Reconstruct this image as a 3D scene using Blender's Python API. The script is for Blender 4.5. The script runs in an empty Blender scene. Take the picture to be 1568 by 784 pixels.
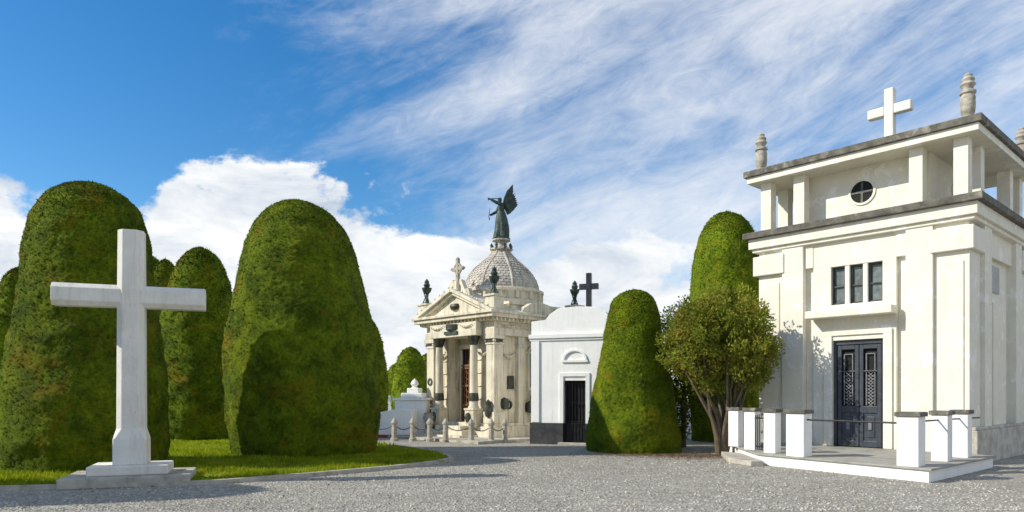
import bpy, bmesh, math, random
import numpy as np
from mathutils import Vector, Matrix
R=random.Random(7)
scene=bpy.context.scene
col=scene.collection
# ---------------------------------------------------------------- materials
def N(nt,t,**k):
    n=nt.nodes.new(t)
    for a,b in k.items(): setattr(n,a,b)
    return n
def newmat(name):
    m=bpy.data.materials.new(name); m.use_nodes=True
    nt=m.node_tree; b=nt.nodes['Principled BSDF']
    return m,nt,b
def ramp(nt,inp,stops):
    r=N(nt,'ShaderNodeValToRGB'); e=r.color_ramp.elements
    while len(e)<len(stops): e.new(.5)
    for i,(p,c) in enumerate(stops):
        e[i].position=p; e[i].color=(*c,1) if len(c)==3 else c
    nt.links.new(inp,r.inputs[0]); return r.outputs[0]
def noise(nt,scale,detail=6,rough=.6,mapscale=None,vec=None,dist=0):
    n=N(nt,'ShaderNodeTexNoise'); n.inputs['Scale'].default_value=scale
    n.inputs['Detail'].default_value=min(detail,6); n.inputs['Roughness'].default_value=rough
    n.inputs['Distortion'].default_value=dist
    if vec is None:
        tc=N(nt,'ShaderNodeTexCoord'); vec=tc.outputs['Object']
    if mapscale:
        mp=N(nt,'ShaderNodeMapping'); mp.inputs['Scale'].default_value=mapscale
        nt.links.new(vec,mp.inputs[0]); vec=mp.outputs[0]
    nt.links.new(vec,n.inputs['Vector']); return n.outputs['Fac']
def mix(nt,f,a,b,mode='MIX'):
    m=N(nt,'ShaderNodeMix',data_type='RGBA',blend_type=mode)
    for s,v in ((0,f),(6,a),(7,b)):
        if isinstance(v,(int,float)): m.inputs[s].default_value=v
        elif isinstance(v,tuple): m.inputs[s].default_value=(*v,1)
        else: nt.links.new(v,m.inputs[s])
    return m.outputs[2]
def bump(nt,b,h,strength,dist=.02):
    bn=N(nt,'ShaderNodeBump'); bn.inputs['Strength'].default_value=strength; bn.inputs['Distance'].default_value=dist
    nt.links.new(h,bn.inputs['Height']); nt.links.new(bn.outputs[0],b.inputs['Normal'])
BW=lambda v:(v,v,v)
def stone(name,c1,c2,stain,scale=1.5,rough=.85,bmp=.35,stain_lo=.55,stain_hi=.72,streak=True,stain_amt=.8,patch=None,drip=.35):
    m,nt,b=newmat(name)
    base=mix(nt,ramp(nt,noise(nt,scale,6,.65),[(.35,BW(0)),(.65,BW(1))]),c1,c2)
    f=ramp(nt,noise(nt,1.0,6,.72,(4.2,4.2,.6) if streak else (2,2,2)),[(stain_lo,BW(0)),(stain_hi,BW(stain_amt))])
    c=mix(nt,f,base,stain)
    if streak:
        f=ramp(nt,noise(nt,1.0,5,.7,(11,11,.45)),[(.52,BW(0)),(.68,BW(drip))])
        g=ramp(nt,noise(nt,.8,4,.6),[(.42,BW(0)),(.6,BW(1))])
        c=mix(nt,mix(nt,1.0,f,g,'MULTIPLY'),c,tuple(v*1.3 for v in stain))
    f2=ramp(nt,noise(nt,14,5,.7),[(.60,BW(0)),(.72,BW(.55*stain_amt))])
    c=mix(nt,f2,c,stain)
    if patch:
        f3=ramp(nt,noise(nt,2.1,6,.66,dist=.4),[(.58,BW(0)),(.59,BW(1))])
        c=mix(nt,f3,c,patch)
    nt.links.new(c,b.inputs['Base Color']); b.inputs['Roughness'].default_value=rough
    bump(nt,b,noise(nt,28,6,.75),bmp,.015)
    return m
def metal(name,c1,c2,rough=.55,metallic=.3,scale=6):
    m,nt,b=newmat(name)
    c=mix(nt,ramp(nt,noise(nt,scale,6,.7),[(.4,BW(0)),(.62,BW(1))]),c1,c2)
    nt.links.new(c,b.inputs['Base Color']); b.inputs['Roughness'].default_value=rough; b.inputs['Metallic'].default_value=metallic
    bump(nt,b,noise(nt,60,4),.2,.005)
    return m
cream=stone('cream_painted_plaster',(.79,.75,.63),(.72,.68,.555),(.38,.34,.25),stain_lo=.58,stain_hi=.88,stain_amt=.5,patch=(.84,.81,.73),drip=.3)
white=stone('whitewash',(.89,.875,.83),(.82,.805,.76),(.42,.39,.32),stain_lo=.58,stain_hi=.85,stain_amt=.55,drip=.35)
mossy=stone('mossy_concrete_edge',(.17,.155,.12),(.07,.065,.052),(.45,.42,.34),scale=5,streak=False,bmp=.6,stain_amt=.8)
plinthstone=stone('rubble_plinth',(.62,.58,.49),(.42,.39,.32),(.2,.18,.13),scale=3,streak=False,bmp=1,stain_lo=.47)
slabtop=stone('concrete_paving',(.38,.36,.31),(.28,.26,.22),(.15,.14,.12),scale=2,streak=False)
kerbm=stone('kerb_stone',(.50,.46,.38),(.34,.31,.25),(.14,.12,.09),scale=4,streak=False)
sand=stone('ochre_sandstone',(.76,.69,.53),(.62,.56,.42),(.13,.11,.08),stain_lo=.50,stain_hi=.76,stain_amt=.85,drip=.7)
domem=stone('weathered_dome_stone',(.62,.57,.46),(.44,.39,.32),(.12,.11,.095),stain_lo=.48,stain_hi=.74,stain_amt=.85,drip=.7)
crossm=stone('cross_granite',(.80,.77,.69),(.69,.66,.58),(.34,.30,.22),stain_lo=.53,stain_hi=.78,stain_amt=.6,bmp=.6)
urnm=stone('aged_urn_stone',(.50,.46,.37),(.28,.25,.2),(.11,.1,.08),scale=9,streak=False)
blackm=metal('black_marble',(.012,.013,.016),(.03,.03,.035),.25,0)
iron=metal('black_iron',(.015,.015,.017),(.035,.033,.03),.5,.5)
bronze=metal('weathered_bronze',(.030,.038,.032),(.065,.105,.085),.6,.35,7)
dkbronze=metal('dark_bronze',(.05,.04,.03),(.08,.10,.08),.5,.5)
doorblue=metal('slate_grey_door_paint',(.035,.042,.052),(.055,.065,.08),.4,.1)
latt=metal('grey_lattice',(.26,.26,.27),(.14,.145,.15),.5,.3)
copper=metal('brown_door',(.16,.07,.035),(.24,.12,.06),.5,.3)
glass=metal('dark_glass',(.02,.03,.035),(.05,.07,.075),.08,.0,2)
frost=metal('dusty_glass',(.08,.10,.10),(.17,.20,.19),.3,0,4)
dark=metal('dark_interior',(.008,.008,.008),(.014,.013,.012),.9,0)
blackpaint=metal('black_plinth_paint',(.02,.02,.022),(.05,.05,.05),.6,0,3)
redm=metal('red_tile',(.35,.05,.03),(.25,.04,.03),.6,0)
barkm=stone('bark',(.16,.115,.07),(.09,.065,.04),(.2,.18,.13),scale=6,bmp=.9)

def foliage(name,dk,lt,brown,bamt=.5,trans=.0,fine=.62,island=(.45,1.7),ps=.85,plo=.53):
    m,nt,b=newmat(name)
    geo=N(nt,'ShaderNodeNewGeometry')
    c=mix(nt,ramp(nt,noise(nt,1.3,5,.75),[(.38,BW(0)),(.62,BW(1))]),dk,lt)
    c=mix(nt,ramp(nt,noise(nt,11,6,.8),[(.42,BW(0)),(.62,BW(fine))]),c,tuple(v*.36 for v in dk))
    c=mix(nt,ramp(nt,noise(nt,ps,6,.8,vec=None,dist=.6),[(plo,BW(0)),(plo+.14,BW(bamt))]),c,brown)
    rp=ramp(nt,geo.outputs['Random Per Island'],[(0,BW(island[0])),(1,BW(1))])
    c=mix(nt,1.0,c,rp,'MULTIPLY')
    g=N(nt,'ShaderNodeVectorMath',operation='SCALE'); nt.links.new(c,g.inputs[0]); g.inputs['Scale'].default_value=1.45; c=g.outputs[0]
    nt.links.new(c,b.inputs['Base Color']); b.inputs['Roughness'].default_value=.85
    b.inputs['Specular IOR Level'].default_value=.12
    bump(nt,b,noise(nt,34,6,.85),1.0,.06)
    if trans: 
        tb=N(nt,'ShaderNodeBsdfTranslucent'); nt.links.new(c,tb.inputs[0])
        ms=N(nt,'ShaderNodeMixShader'); ms.inputs[0].default_value=trans
        nt.links.new(b.outputs[0],ms.inputs[1]); nt.links.new(tb.outputs[0],ms.inputs[2])
        nt.links.new(ms.outputs[0],nt.nodes['Material Output'].inputs[0])
    return m
topm=foliage('clipped_cypress_foliage',(.066,.105,.004),(.195,.26,.008),(.29,.155,.008),.5)
topm2=foliage('clipped_cypress_foliage_bright',(.09,.14,.006),(.23,.31,.012),(.28,.19,.012),.35)
bushm=foliage('broadleaf_foliage',(.19,.24,.028),(.42,.43,.06),(.50,.30,.065),.7,.38,.25,(.5,1))
grassm=foliage('grass_blades',(.20,.28,.008),(.42,.48,.018),(.44,.40,.05),.5,.38,.3,(.65,1),1.3,.5)
litterm=foliage('dry_leaves',(.20,.11,.05),(.28,.15,.06),(.24,.1,.04),.5)
soilm=stone('lawn_soil',(.17,.23,.014),(.25,.30,.024),(.17,.15,.04),scale=3,streak=False,bmp=.8)
# gravel
gravel,nt,b=newmat('gravel')
tc=N(nt,'ShaderNodeTexCoord')
def vor(s):
    v=N(nt,'ShaderNodeTexVoronoi'); v.inputs['Scale'].default_value=s; nt.links.new(tc.outputs['Object'],v.inputs['Vector']); return v
v1=vor(22)
sep=N(nt,'ShaderNodeSeparateColor'); nt.links.new(v1.outputs['Color'],sep.inputs[0])
c=ramp(nt,sep.outputs[0],[(0,(.08,.073,.06)),(.45,(.33,.30,.245)),(.8,(.48,.445,.37)),(1,(.90,.86,.75))])
c2=ramp(nt,noise(nt,26,6,.9),[(.36,(.12,.108,.085)),(.64,(.64,.60,.50))])
c=mix(nt,.5,c,c2)
c=mix(nt,ramp(nt,noise(nt,.35,6,.7),[(.42,BW(0)),(.66,BW(.55))]),c,(.25,.225,.18))
c=mix(nt,ramp(nt,noise(nt,.9,6,.65,(.3,2.2,1)),[(.52,BW(0)),(.68,BW(.45))]),c,(.52,.485,.40))
nt.links.new(c,b.inputs['Base Color']); b.inputs['Roughness'].default_value=.9
h=N(nt,'ShaderNodeMath',operation='ADD'); nt.links.new(v1.outputs['Distance'],h.inputs[0]); nt.links.new(noise(nt,6,6,.8),h.inputs[1])
bump(nt,b,h.outputs[0],.9,.045)
# ---------------------------------------------------------------- mesh builder
def empty(name,loc=(0,0,0),rz=0):
    o=bpy.data.objects.new(name,None); o.location=loc; o.rotation_euler=(0,0,rz); o.empty_display_size=.3
    col.objects.link(o); return o
class MB:
    def __init__(s): s.v=[]; s.f=[]
    def add(s,v,f):
        n=len(s.v); s.v+= [tuple(p) for p in v]; s.f+=[tuple(i+n for i in q) for q in f]; return s
    def box(s,x0,x1,y0,y1,z0,z1,rz=0,ry=0,rx=0,piv=None):
        v=[Vector((x,y,z)) for z in (z0,z1) for y in (y0,y1) for x in (x0,x1)]
        if rz or ry or rx:
            c=Vector(piv) if piv else Vector(((x0+x1)/2,(y0+y1)/2,(z0+z1)/2))
            M=Matrix.Rotation(rz,3,'Z')@Matrix.Rotation(ry,3,'Y')@Matrix.Rotation(rx,3,'X')
            v=[c+M@(p-c) for p in v]
        return s.add(v,[(0,2,3,1),(4,5,7,6),(0,1,5,4),(2,6,7,3),(0,4,6,2),(1,3,7,5)])
    def lathe(s,prof,cx=0,cy=0,cz=0,seg=16,ph=0):
        n=len(prof); v=[]
        for r,z in prof:
            for k in range(seg):
                a=2*math.pi*k/seg+ph; v.append((cx+r*math.cos(a),cy+r*math.sin(a),cz+z))
        f=[(i*seg+k,i*seg+(k+1)%seg,(i+1)*seg+(k+1)%seg,(i+1)*seg+k) for i in range(n-1) for k in range(seg)]
        f.append(tuple(range(seg))[::-1]); f.append(tuple((n-1)*seg+k for k in range(seg)))
        return s.add(v,f)
    def prism(s,poly,a,b,axis='y'):
        n=len(poly); v=[]
        for t in (a,b):
            for p,q in poly:
                v.append((p,t,q) if axis=='y' else ((t,p,q) if axis=='x' else (p,q,t)))
        f=[tuple(range(n)),tuple(range(n,2*n))[::-1]]+[(i,i+n,(i+1)%n+n,(i+1)%n) for i in range(n)]
        return s.add(v,f)
    def tube(s,pts,rad,seg=7):
        pts=[Vector(p) for p in pts]; n=len(pts)
        if not hasattr(rad,'__len__'): rad=[rad]*n
        v=[]
        for i,p in enumerate(pts):
            d=(pts[min(i+1,n-1)]-pts[max(i-1,0)]).normalized()
            ref=Vector((0,0,1)) if abs(d.z)<.9 else Vector((1,0,0))
            a=d.cross(ref).normalized(); b2=d.cross(a)
            for k in range(seg):
                t=2*math.pi*k/seg; v.append(p+(a*math.cos(t)+b2*math.sin(t))*rad[i])
        f=[(i*seg+k,i*seg+(k+1)%seg,(i+1)*seg+(k+1)%seg,(i+1)*seg+k) for i in range(n-1) for k in range(seg)]
        f.append(tuple(range(seg))[::-1]); f.append(tuple((n-1)*seg+k for k in range(seg)))
        return s.add(v,f)
    def make(s,name,mat,parent=None,bevel=0,smooth=False,loc=None,rz=0,fixn=True):
        me=bpy.data.meshes.new(name); me.from_pydata(s.v,[],s.f); 
        if fixn:
            bm=bmesh.new(); bm.from_mesh(me); bmesh.ops.recalc_face_normals(bm,faces=bm.faces); bm.to_mesh(me); bm.free()
        if smooth:
            me.polygons.foreach_set('use_smooth',[True]*len(me.polygons)); me.set_sharp_from_angle(angle=math.radians(40))
        me.materials.append(mat)
        o=bpy.data.objects.new(name,me); col.objects.link(o)
        if parent: o.parent=parent
        if loc: o.location=loc
        if rz: o.rotation_euler=(0,0,rz)
        if bevel:
            b=o.modifiers.new('bevel','BEVEL'); b.width=bevel; b.segments=2; b.limit_method='ANGLE'
        return o
# ---------------------------------------------------------------- ground
MB().add([(-400,-60,0),(400,-60,0),(400,900,0),(-400,900,0)],[(0,1,2,3)]).make('gravel_ground',gravel)
lawn=[(-30,12.1),(-9.0,12.5),(-5.7,13.3),(-4.2,14.6),(-2.8,16.0),(-1.85,17.3),(-1.62,18.1),(-1.9,19.2),(-2.9,21.3),(-4.4,23.4),(-8.3,26.6),(-12.6,27.2),(-21,28.5),(-30,29)]
MB().add([(x,y,.05) for x,y in lawn],[tuple(range(len(lawn)))]).make('lawn',soilm)
def strip(poly,w,z0,z1,closed=True):
    n=len(poly); P=[Vector(p) for p in poly]; off=[]
    for i in range(n):
        a=P[(i-1)%n]; b_=P[i]; c_=P[(i+1)%n]
        d1=(b_-a).normalized(); d2=(c_-b_).normalized()
        n1=Vector((d1.y,-d1.x)); n2=Vector((d2.y,-d2.x)); m=(n1+n2).normalized(); k=w/max(.4,m.dot(n1))
        off.append(b_+m*k)
    v=[];f=[]
    for i in range(n):
        v+=[(P[i].x,P[i].y,z0),(P[i].x,P[i].y,z1),(off[i].x,off[i].y,z1),(off[i].x,off[i].y,z0)]
    for i in range(n):
        j=(i+1)%n
        for k in range(4): f.append((i*4+k,i*4+(k+1)%4,j*4+(k+1)%4,j*4+k))
    return MB().add(v,f)
strip(lawn,.13,0,.085).make('lawn_kerb',kerbm)
def inpoly(x,y,poly):
    r=np.zeros(len(x),bool); n=len(poly); j=n-1
    for i in range(n):
        xi,yi=poly[i]; xj,yj=poly[j]
        if yi!=yj:
            r^=((yi>y)!=(yj>y))&(x<(xj-xi)*(y-yi)/(yj-yi)+xi)
        j=i
    return r
def trimesh(name,V,mat,parent=None,smooth=False):
    n=len(V)//3
    me=bpy.data.meshes.new(name); me.vertices.add(n*3); me.vertices.foreach_set('co',V.astype(np.float32).ravel())
    me.loops.add(n*3); me.loops.foreach_set('vertex_index',np.arange(n*3,dtype=np.int32))
    me.polygons.add(n); me.polygons.foreach_set('loop_start',np.arange(0,n*3,3,dtype=np.int32))
    me.update(calc_edges=True); me.validate(); me.materials.append(mat)
    o=bpy.data.objects.new(name,me); col.objects.link(o)
    if parent: o.parent=parent
    return o
rg=np.random.default_rng(3)
n=150000
gx=rg.uniform(-13,-1.55,n); gy=rg.uniform(12.1,25,n)
k=inpoly(gx,gy,lawn)&(gx>-.80*gy)&(rg.random(n)<(15/gy)**1.3)&(rg.random(n)<.75+.35*np.sin(gx*1.3+1)*np.sin(gy*1.9)); gx=gx[k];gy=gy[k]; n=len(gx)
gx=gx+rg.normal(0,.03,n); gy=gy+rg.normal(0,.03,n)
a=rg.uniform(0,6.28,n); hh=rg.uniform(.04,.11,n)*(1+.5*np.sin(gx*2.1+gy)*np.sin(gy*1.7)); w=.013
lx=rg.normal(0,.03,n); ly=rg.normal(0,.03,n)
V=np.zeros((n,3,3)); V[:,0]=np.stack([gx-np.cos(a)*w,gy-np.sin(a)*w,np.full(n,.045)],1); V[:,1]=np.stack([gx+np.cos(a)*w,gy+np.sin(a)*w,np.full(n,.045)],1)
V[:,2]=np.stack([gx+lx,gy+ly,.05+hh],1)
trimesh('grass',V.reshape(-1,3),grassm)
def scatter(cx,cy,sx,sy,n,s0=.015,s1=.04,z=.012,uni=False):
    x=rg.uniform(cx-sx,cx+sx,n) if uni else rg.normal(cx,sx,n); y=rg.uniform(cy-sy,cy+sy,n) if uni else rg.normal(cy,sy,n); a=rg.uniform(0,6.28,n); s=rg.uniform(s0,s1,n)
    V=np.zeros((n,3,3))
    for i in range(3):
        V[:,i]=np.stack([x+np.cos(a+2.1*i)*s,y+np.sin(a+2.1*i)*s,z+rg.uniform(0,.02,n)],1)
    return V.reshape(-1,3)
trimesh('fallen_leaves',np.concatenate([scatter(4.9,19.4,.9,.5,1700),scatter(3.4,19.7,.9,.25,800),scatter(5.3,19.0,1.2,1.0,600),scatter(0,15,6,3,500),scatter(-5,17,4,3,300,z=.1)]),litterm)
n=9000
px_=rg.uniform(-11,9,n); py_=10.3+rg.random(n)**1.6*8; kk=~inpoly(px_,py_,lawn); px_=px_[kk]; py_=py_[kk]; n=len(px_)
s=rg.uniform(.010,.030,n); a=rg.uniform(0,6.28,n)
P=[np.stack([px_+np.cos(a+2.09*i)*s,py_+np.sin(a+2.09*i)*s,np.full(n,.001)],1) for i in range(3)]
T=np.stack([px_+rg.normal(0,.003,n),py_,s*.9],1)
V=np.stack([P[0],P[1],T,P[1],P[2],T,P[2],P[0],T],1).reshape(-1,3)
pebm=metal('pebble_stone',(.26,.24,.19),(.56,.53,.45),.85,0,3)
trimesh('pebbles',V,pebm)
# ---------------------------------------------------------------- topiary
PA=[(0,.88),(.04,.93),(.15,.99),(.28,1.0),(.42,.97),(.55,.91),(.66,.84),(.76,.77),(.84,.68),(.90,.57),(.94,.46),(.97,.33),(.99,.18),(1,0)]
PT1=[(0,.95),(.1,1.0),(.25,1.0),(.4,.93),(.55,.85),(.68,.79),(.78,.75),(.85,.69),(.91,.58),(.95,.45),(.98,.28),(.995,.13),(1,0)]
PB=[(0,.97),(.08,1.0),(.2,.95),(.33,.86),(.45,.77),(.57,.69),(.68,.62),(.78,.575),(.86,.53),(.91,.48),(.95,.40),(.98,.27),(.995,.13),(1,0)]
PC=[(0,.9),(.1,.97),(.3,1.0),(.55,1.0),(.7,.97),(.78,.92),(.85,.83),(.91,.69),(.95,.54),(.98,.36),(.995,.17),(1,0)]
def topiary(x,y,r,h,prof=PA,seed=1,dens=250,ls=.045,lean=(0,0),mat=topm,lump=.034):
    rr=np.random.default_rng(seed)
    par=empty('clipped_cypress_topiary',(x,y,0))
    pt=np.array([p[0] for p in prof]); pr=np.array([p[1] for p in prof])
    ph=rr.uniform(0,6.28,(8,)); fr=[(1,1.2),(2,2.3),(3,1.7),(2,4.2),(5,4.1),(7,6.3),(4,9),(9,8)]
    am=[1,.8,.6,.45,.3,.18,.1,.08]
    K=rr.normal(0,1,(14,3)); K/=np.linalg.norm(K,axis=1,keepdims=True); K*=rr.uniform(6,17,(14,1)); KP=rr.uniform(0,6.28,14)
    def surf(th,t):
        rad=np.interp(t,pt,pr)
        d=np.zeros_like(t)
        for i,(k1,k2) in enumerate(fr): d+=am[i]*np.sin(k1*th+ph[i]+np.sin(k2*t*1.3+ph[7-i]))*np.cos(k2*t*3+ph[i]*2)
        rad=r*rad*(1+lump*d)
        z=h*t+ .012*h*np.sin(2*th+ph[2])*np.clip(rad/r,0,1)*t
        X=rad*np.cos(th); Y=rad*np.sin(th)
        c=np.zeros_like(t)
        for kx,p in zip(K,KP): c+=np.sin(kx[0]*X+kx[1]*Y+kx[2]*z+p)
        c=c*.0042*np.minimum(1,(1-t)*30)+.005*np.sin(z*13+np.sin(th*2))*np.minimum(1,(1-t)*8)
        X=X+c*np.cos(th); Y=Y+c*np.sin(th)
        return np.stack([X+lean[0]*t, Y+lean[1]*t, z],-1)
    nt_,nz=(200,190) if dens>250 else (90,90)
    tt=1-(1-np.linspace(0,1,nz))**1.7; th=np.linspace(0,2*np.pi,nt_,endpoint=False)
    TH,TT=np.meshgrid(th,tt); S=surf(TH,TT); S=S+rr.normal(0,.009,S.shape)*np.minimum(1,(1-TT)*20)[...,None]
    v=S.reshape(-1,3).tolist(); f=[(i*nt_+k,i*nt_+(k+1)%nt_,(i+1)*nt_+(k+1)%nt_,(i+1)*nt_+k) for i in range(nz-1) for k in range(nt_)]
    MB().add(v,f).make('crown_mass',mat,par,smooth=False,fixn=False).data.polygons.foreach_set('use_smooth',[True]*len(f))
    n=int(dens*2*math.pi*r*.85*h)
    t=1-(1-rr.random(n))**1.15; t=np.where(rr.random(n)<.1,1-rr.random(n)**2*.12,t); a=rr.uniform(0,6.28,n)
    a=np.where((np.sin(a)>.45)&(rr.random(n)<.6),a+math.pi,a)
    p=surf(a,t); e=.004
    da=surf(a+e,t)-p; dt=surf(a,np.minimum(t+e,1))-surf(a,np.minimum(t+e,1)-e)
    nn=np.cross(da,dt); nn/=np.linalg.norm(nn,axis=1,keepdims=True)+1e-9
    s=ls*rr.uniform(.5,1.35,n)[:,None]; s=np.where(rr.random((n,1))<.02,s*2.0,s)
    d=nn*.7+rr.normal(0,.55,(n,3))+np.array([0,0,.2]); d/=np.linalg.norm(d,axis=1,keepdims=True)
    w=np.cross(d,rr.normal(0,1,(n,3))); w/=np.linalg.norm(w,axis=1,keepdims=True)+1e-9
    p=p-nn*.015
    V=np.stack([p-w*ls*.35,p+w*ls*.35,p+d*s],1).reshape(-1,3)
    trimesh('leaf_sprays',V,mat,par)
    MB().tube([(0,0,-.05),(0,0,h*.4),(lean[0]*.5,0,h*.8)],[.18,.12,.05]).make('trunk',barkm,par)
topiary(-9.84,16.4,1.72,6.62,PT1,1,460)
topiary(-5.84,20.1,2.13,7.2,PA,2,420,lean=(-.25,0))
topiary(-11.6,26.3,1.5,7.15,PA,3,230,.07)
topiary(-21.6,30,.95,5.05,PA,4,150,.09,mat=topm2)
topiary(-23.4,33.5,1.3,7.7,PA,5,120,.1)
topiary(-15.0,30.5,1.0,7.5,PA,6,120,.09)
topiary(-16.3,32,1.1,7.9,PA,7,120,.09,mat=topm2)
topiary(-6.3,30,1.0,5.0,PA,8,150,.08)
topiary(-5.75,40,1.08,4.35,PA,9,140,.09,mat=topm2)
topiary(-5.6,47,.9,4.4,PA,10,100,.1)
topiary(3.68,21.35,1.42,4.85,PB,11,450,lean=(0,0),mat=topm)
topiary(7.85,25.8,1.32,8.35,PC,12,280,.06,mat=topm2)
topiary(-13.4,11.0,1.6,6.0,PA,13,60,.1)
topiary(-28,42,1.5,6.5,PA,14,60,.12)
topiary(6.9,21.75,.5,2.2,PB,15,300,.06,mat=topm2)
for i,(x,y,h) in enumerate([(-12,52,4.5),(-9,56,4.2),(-3,60,4.6),(1.5,56,4.0),(-19,50,5)]):
    topiary(x,y,1.2,h,PA,20+i,40,.12)
def hedge(name,x0,x1,y,h,d,seed,mat,dens=60,ls=.13):
    rr=np.random.default_rng(seed); n=int((x1-x0)*(h+d)*dens)
    par=empty(name,(0,0,0)); mb=MB(); xs=np.linspace(x0,x1,60)
    top=[h*(1+.05*math.sin(x*1.1)+.04*math.sin(x*2.7+1)) for x in xs]
    v=[];f=[]
    for x,t in zip(xs,top): v+=[(x,y,0),(x,y-.05,t*.9),(x,y+.2,t),(x,y+d,t),(x,y+d,0)]
    for i in range(len(xs)-1):
        for k in range(4): f.append((i*5+k,(i+1)*5+k,(i+1)*5+k+1,i*5+k+1))
    mb.add(v,f).make('hedge_mass',mat,par)
    x=rr.uniform(x0,x1,n); t=np.interp(x,xs,top); z=rr.random(n)*t; p=np.stack([x,np.full(n,y-.06)+rr.normal(0,.05,n),z],1)
    k=rr.random(n)<.3; p[k,2]=t[k]; p[k,1]=y+rr.random(k.sum())*d
    dd=rr.normal(0,.5,(n,3))+np.array([0,-.5,.6]); w=rr.normal(0,.5,(n,3)); 
    trimesh('leaf_sprays',np.stack([p-w*ls*.5,p+w*ls*.5,p+dd*ls],1).reshape(-1,3),mat,par)
hedge('distant_hedge',-50,40,64,2.3,1.5,31,topm,30,.2)
MB().box(-60,-8,48,48.3,0,1.5).box(-60,-8,47.92,48.38,1.5,1.6).make('cemetery_wall',white)
# ---------------------------------------------------------------- big memorial cross
cr=empty('stone_memorial_cross',(-7.3,13.55,0),math.radians(20))
MB().box(-1.08,1.08,-.78,.78,0,.19).make('lower_step',kerbm,cr,.02)
MB().box(-.68,.68,-.5,.5,.19,.37).make('upper_step',crossm,cr,.025)
def octpoly(w,c): return [(-w+c,-w),(w-c,-w),(w,-w+c),(w,w-c),(w-c,w),(-w+c,w),(-w,w-c),(-w,-w+c)]
mb=MB()
def loft(mb,sections):
    n=len(sections[0][0]); v=[]
    for poly,z in sections: v+=[(x,y,z) for x,y in poly]
    m=len(sections)
    f=[(i*n+k,i*n+(k+1)%n,(i+1)*n+(k+1)%n,(i+1)*n+k) for i in range(m-1) for k in range(n)]
    f+=[tuple(range(n))[::-1],tuple((m-1)*n+k for k in range(n))]
    mb.add(v,f)
loft(mb,[(octpoly(.29,.02),.37),(octpoly(.29,.03),.85),(octpoly(.245,.10),1.05),(octpoly(.235,.10),3.45),(octpoly(.225,.10),4.82)])
mb.make('cross_shaft',crossm,cr,.012)
mb=MB(); loft(mb,[(octpoly(.21,.09),-1.3),(octpoly(.21,.09),1.3)])
mb.v=[(z,y,x+3.56) for x,y,z in mb.v]
mb.make('cross_arms',crossm,cr,.012)
# ---------------------------------------------------------------- right mausoleum
A=math.atan2(-.7392,.6735)
rm=empty('cream_family_mausoleum',(7.36,21.03,0),A)
MB().box(.12,5.33,.22,5.2,0,6.0).make('core_walls',cream,rm)
m=MB()
for s in (0,1):
    X=(lambda a,b:(a,b)) if s==0 else (lambda a,b:(5.45-b,5.45-a))
    m.box(*X(0,.77),0,.5,0,5.2); m.box(*X(.12,.65),-.03,.02,.5,4.95)
    m.box(*X(.77,1.39),-.1,.5,0,6.0); m.box(*X(0.02,.77),-.02,.5,5.77,6.0)
    m.box(*X(1.39,1.64),.12,.4,0,5.25); m.box(*X(1.39,1.64),-.02,.4,5.25,6.0)
m.box(1.64,2.17,0,.4,0,4.15).box(3.5,3.81,0,.4,0,4.15).box(2.17,3.5,0,.4,3.17,4.15)
m.box(1.64,3.81,0,.4,5.2,6.0).box(1.64,2.13,0,.4,4.15,5.2).box(3.47,3.81,0,.4,4.15,5.2)
m.box(2.5,2.62,.02,.4,4.15,5.2).box(2.97,3.09,.02,.4,4.15,5.2)
m.box(1.95,2.17,-.05,.01,.28,3.3).box(3.5,3.72,-.05,.01,.28,3.3).box(1.95,3.72,-.052,.01,3.3,3.42)
for y0,y1 in ((.50,.9),(4.6,5.3)): m.box(5.2,5.45,y0,y1,0,5.2)
for y0,y1 in ((.9,1.5),(3.9,4.5)): m.box(5.2,5.55,y0,y1,0,6.0)
m.box(5.2,5.449,1.5,3.9,5.25,6.0).box(5.2,5.44,2.1,3.3,.8,4.1).box(0,.3,.5,5.3,0,5.2)
m.make('facade_walls',cream,rm,.008)
m=MB().box(-.12,.83,-.14,.6,5.2,5.77).box(4.62,5.57,-.14,.88,5.2,5.77).box(5.3,5.57,4.52,5.42,5.2,5.77)
m.box(1.6,3.85,-.45,.0,3.78,3.99).make('corner_blocks_and_ledge',cream,rm,.02)
MB().box(-.22,5.67,-.22,5.52,6.0,6.3).box(-.14,5.59,-.14,5.44,5.9,6.0).make('lower_cornice',cream,rm,.015)
MB().box(-.35,5.8,-.35,5.65,6.3,6.48).make('lower_cornice_edge',mossy,rm,.015)
MB().box(1.05,4.4,.62,4.7,6.48,7.96).make('belvedere_core',cream,rm)
m=MB(); p=[.2,1.2,4.25,5.25]; q=[.2,1.25,4.05,5.1]
for x in p:
    for y in (q[0],q[3]): m.box(x-.16,x+.16,y-.16,y+.16,6.48,7.96)
for x in (p[0],p[3]):
    for y in q[1:3]: m.box(x-.16,x+.16,y-.16,y+.16,6.48,7.96)
m.make('belvedere_piers',cream,rm,.01)
MB().box(-.25,5.7,-.25,5.55,7.96,8.14).make('roof_slab',cream,rm,.01)
MB().box(-.33,5.78,-.33,5.63,8.14,8.32).make('roof_slab_edge',mossy,rm,.015)
def ring(mb,c,r0,r1,y0,y1,seg=28,axis='y'):
    v=[];f=[]
    for k in range(seg):
        a=2*math.pi*k/seg
        for r,y in ((r0,y0),(r1,y0),(r1,y1),(r0,y1)):
            P=(c[0]+r*math.cos(a),y,c[1]+r*math.sin(a)) if axis=='y' else (y,c[0]+r*math.cos(a),c[1]+r*math.sin(a))
            v.append(P)
    for k in range(seg):
        j=(k+1)%seg
        for i in range(4): f.append((k*4+i,j*4+i,j*4+(i+1)%4,k*4+(i+1)%4))
    return mb.add(v,f)
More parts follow.
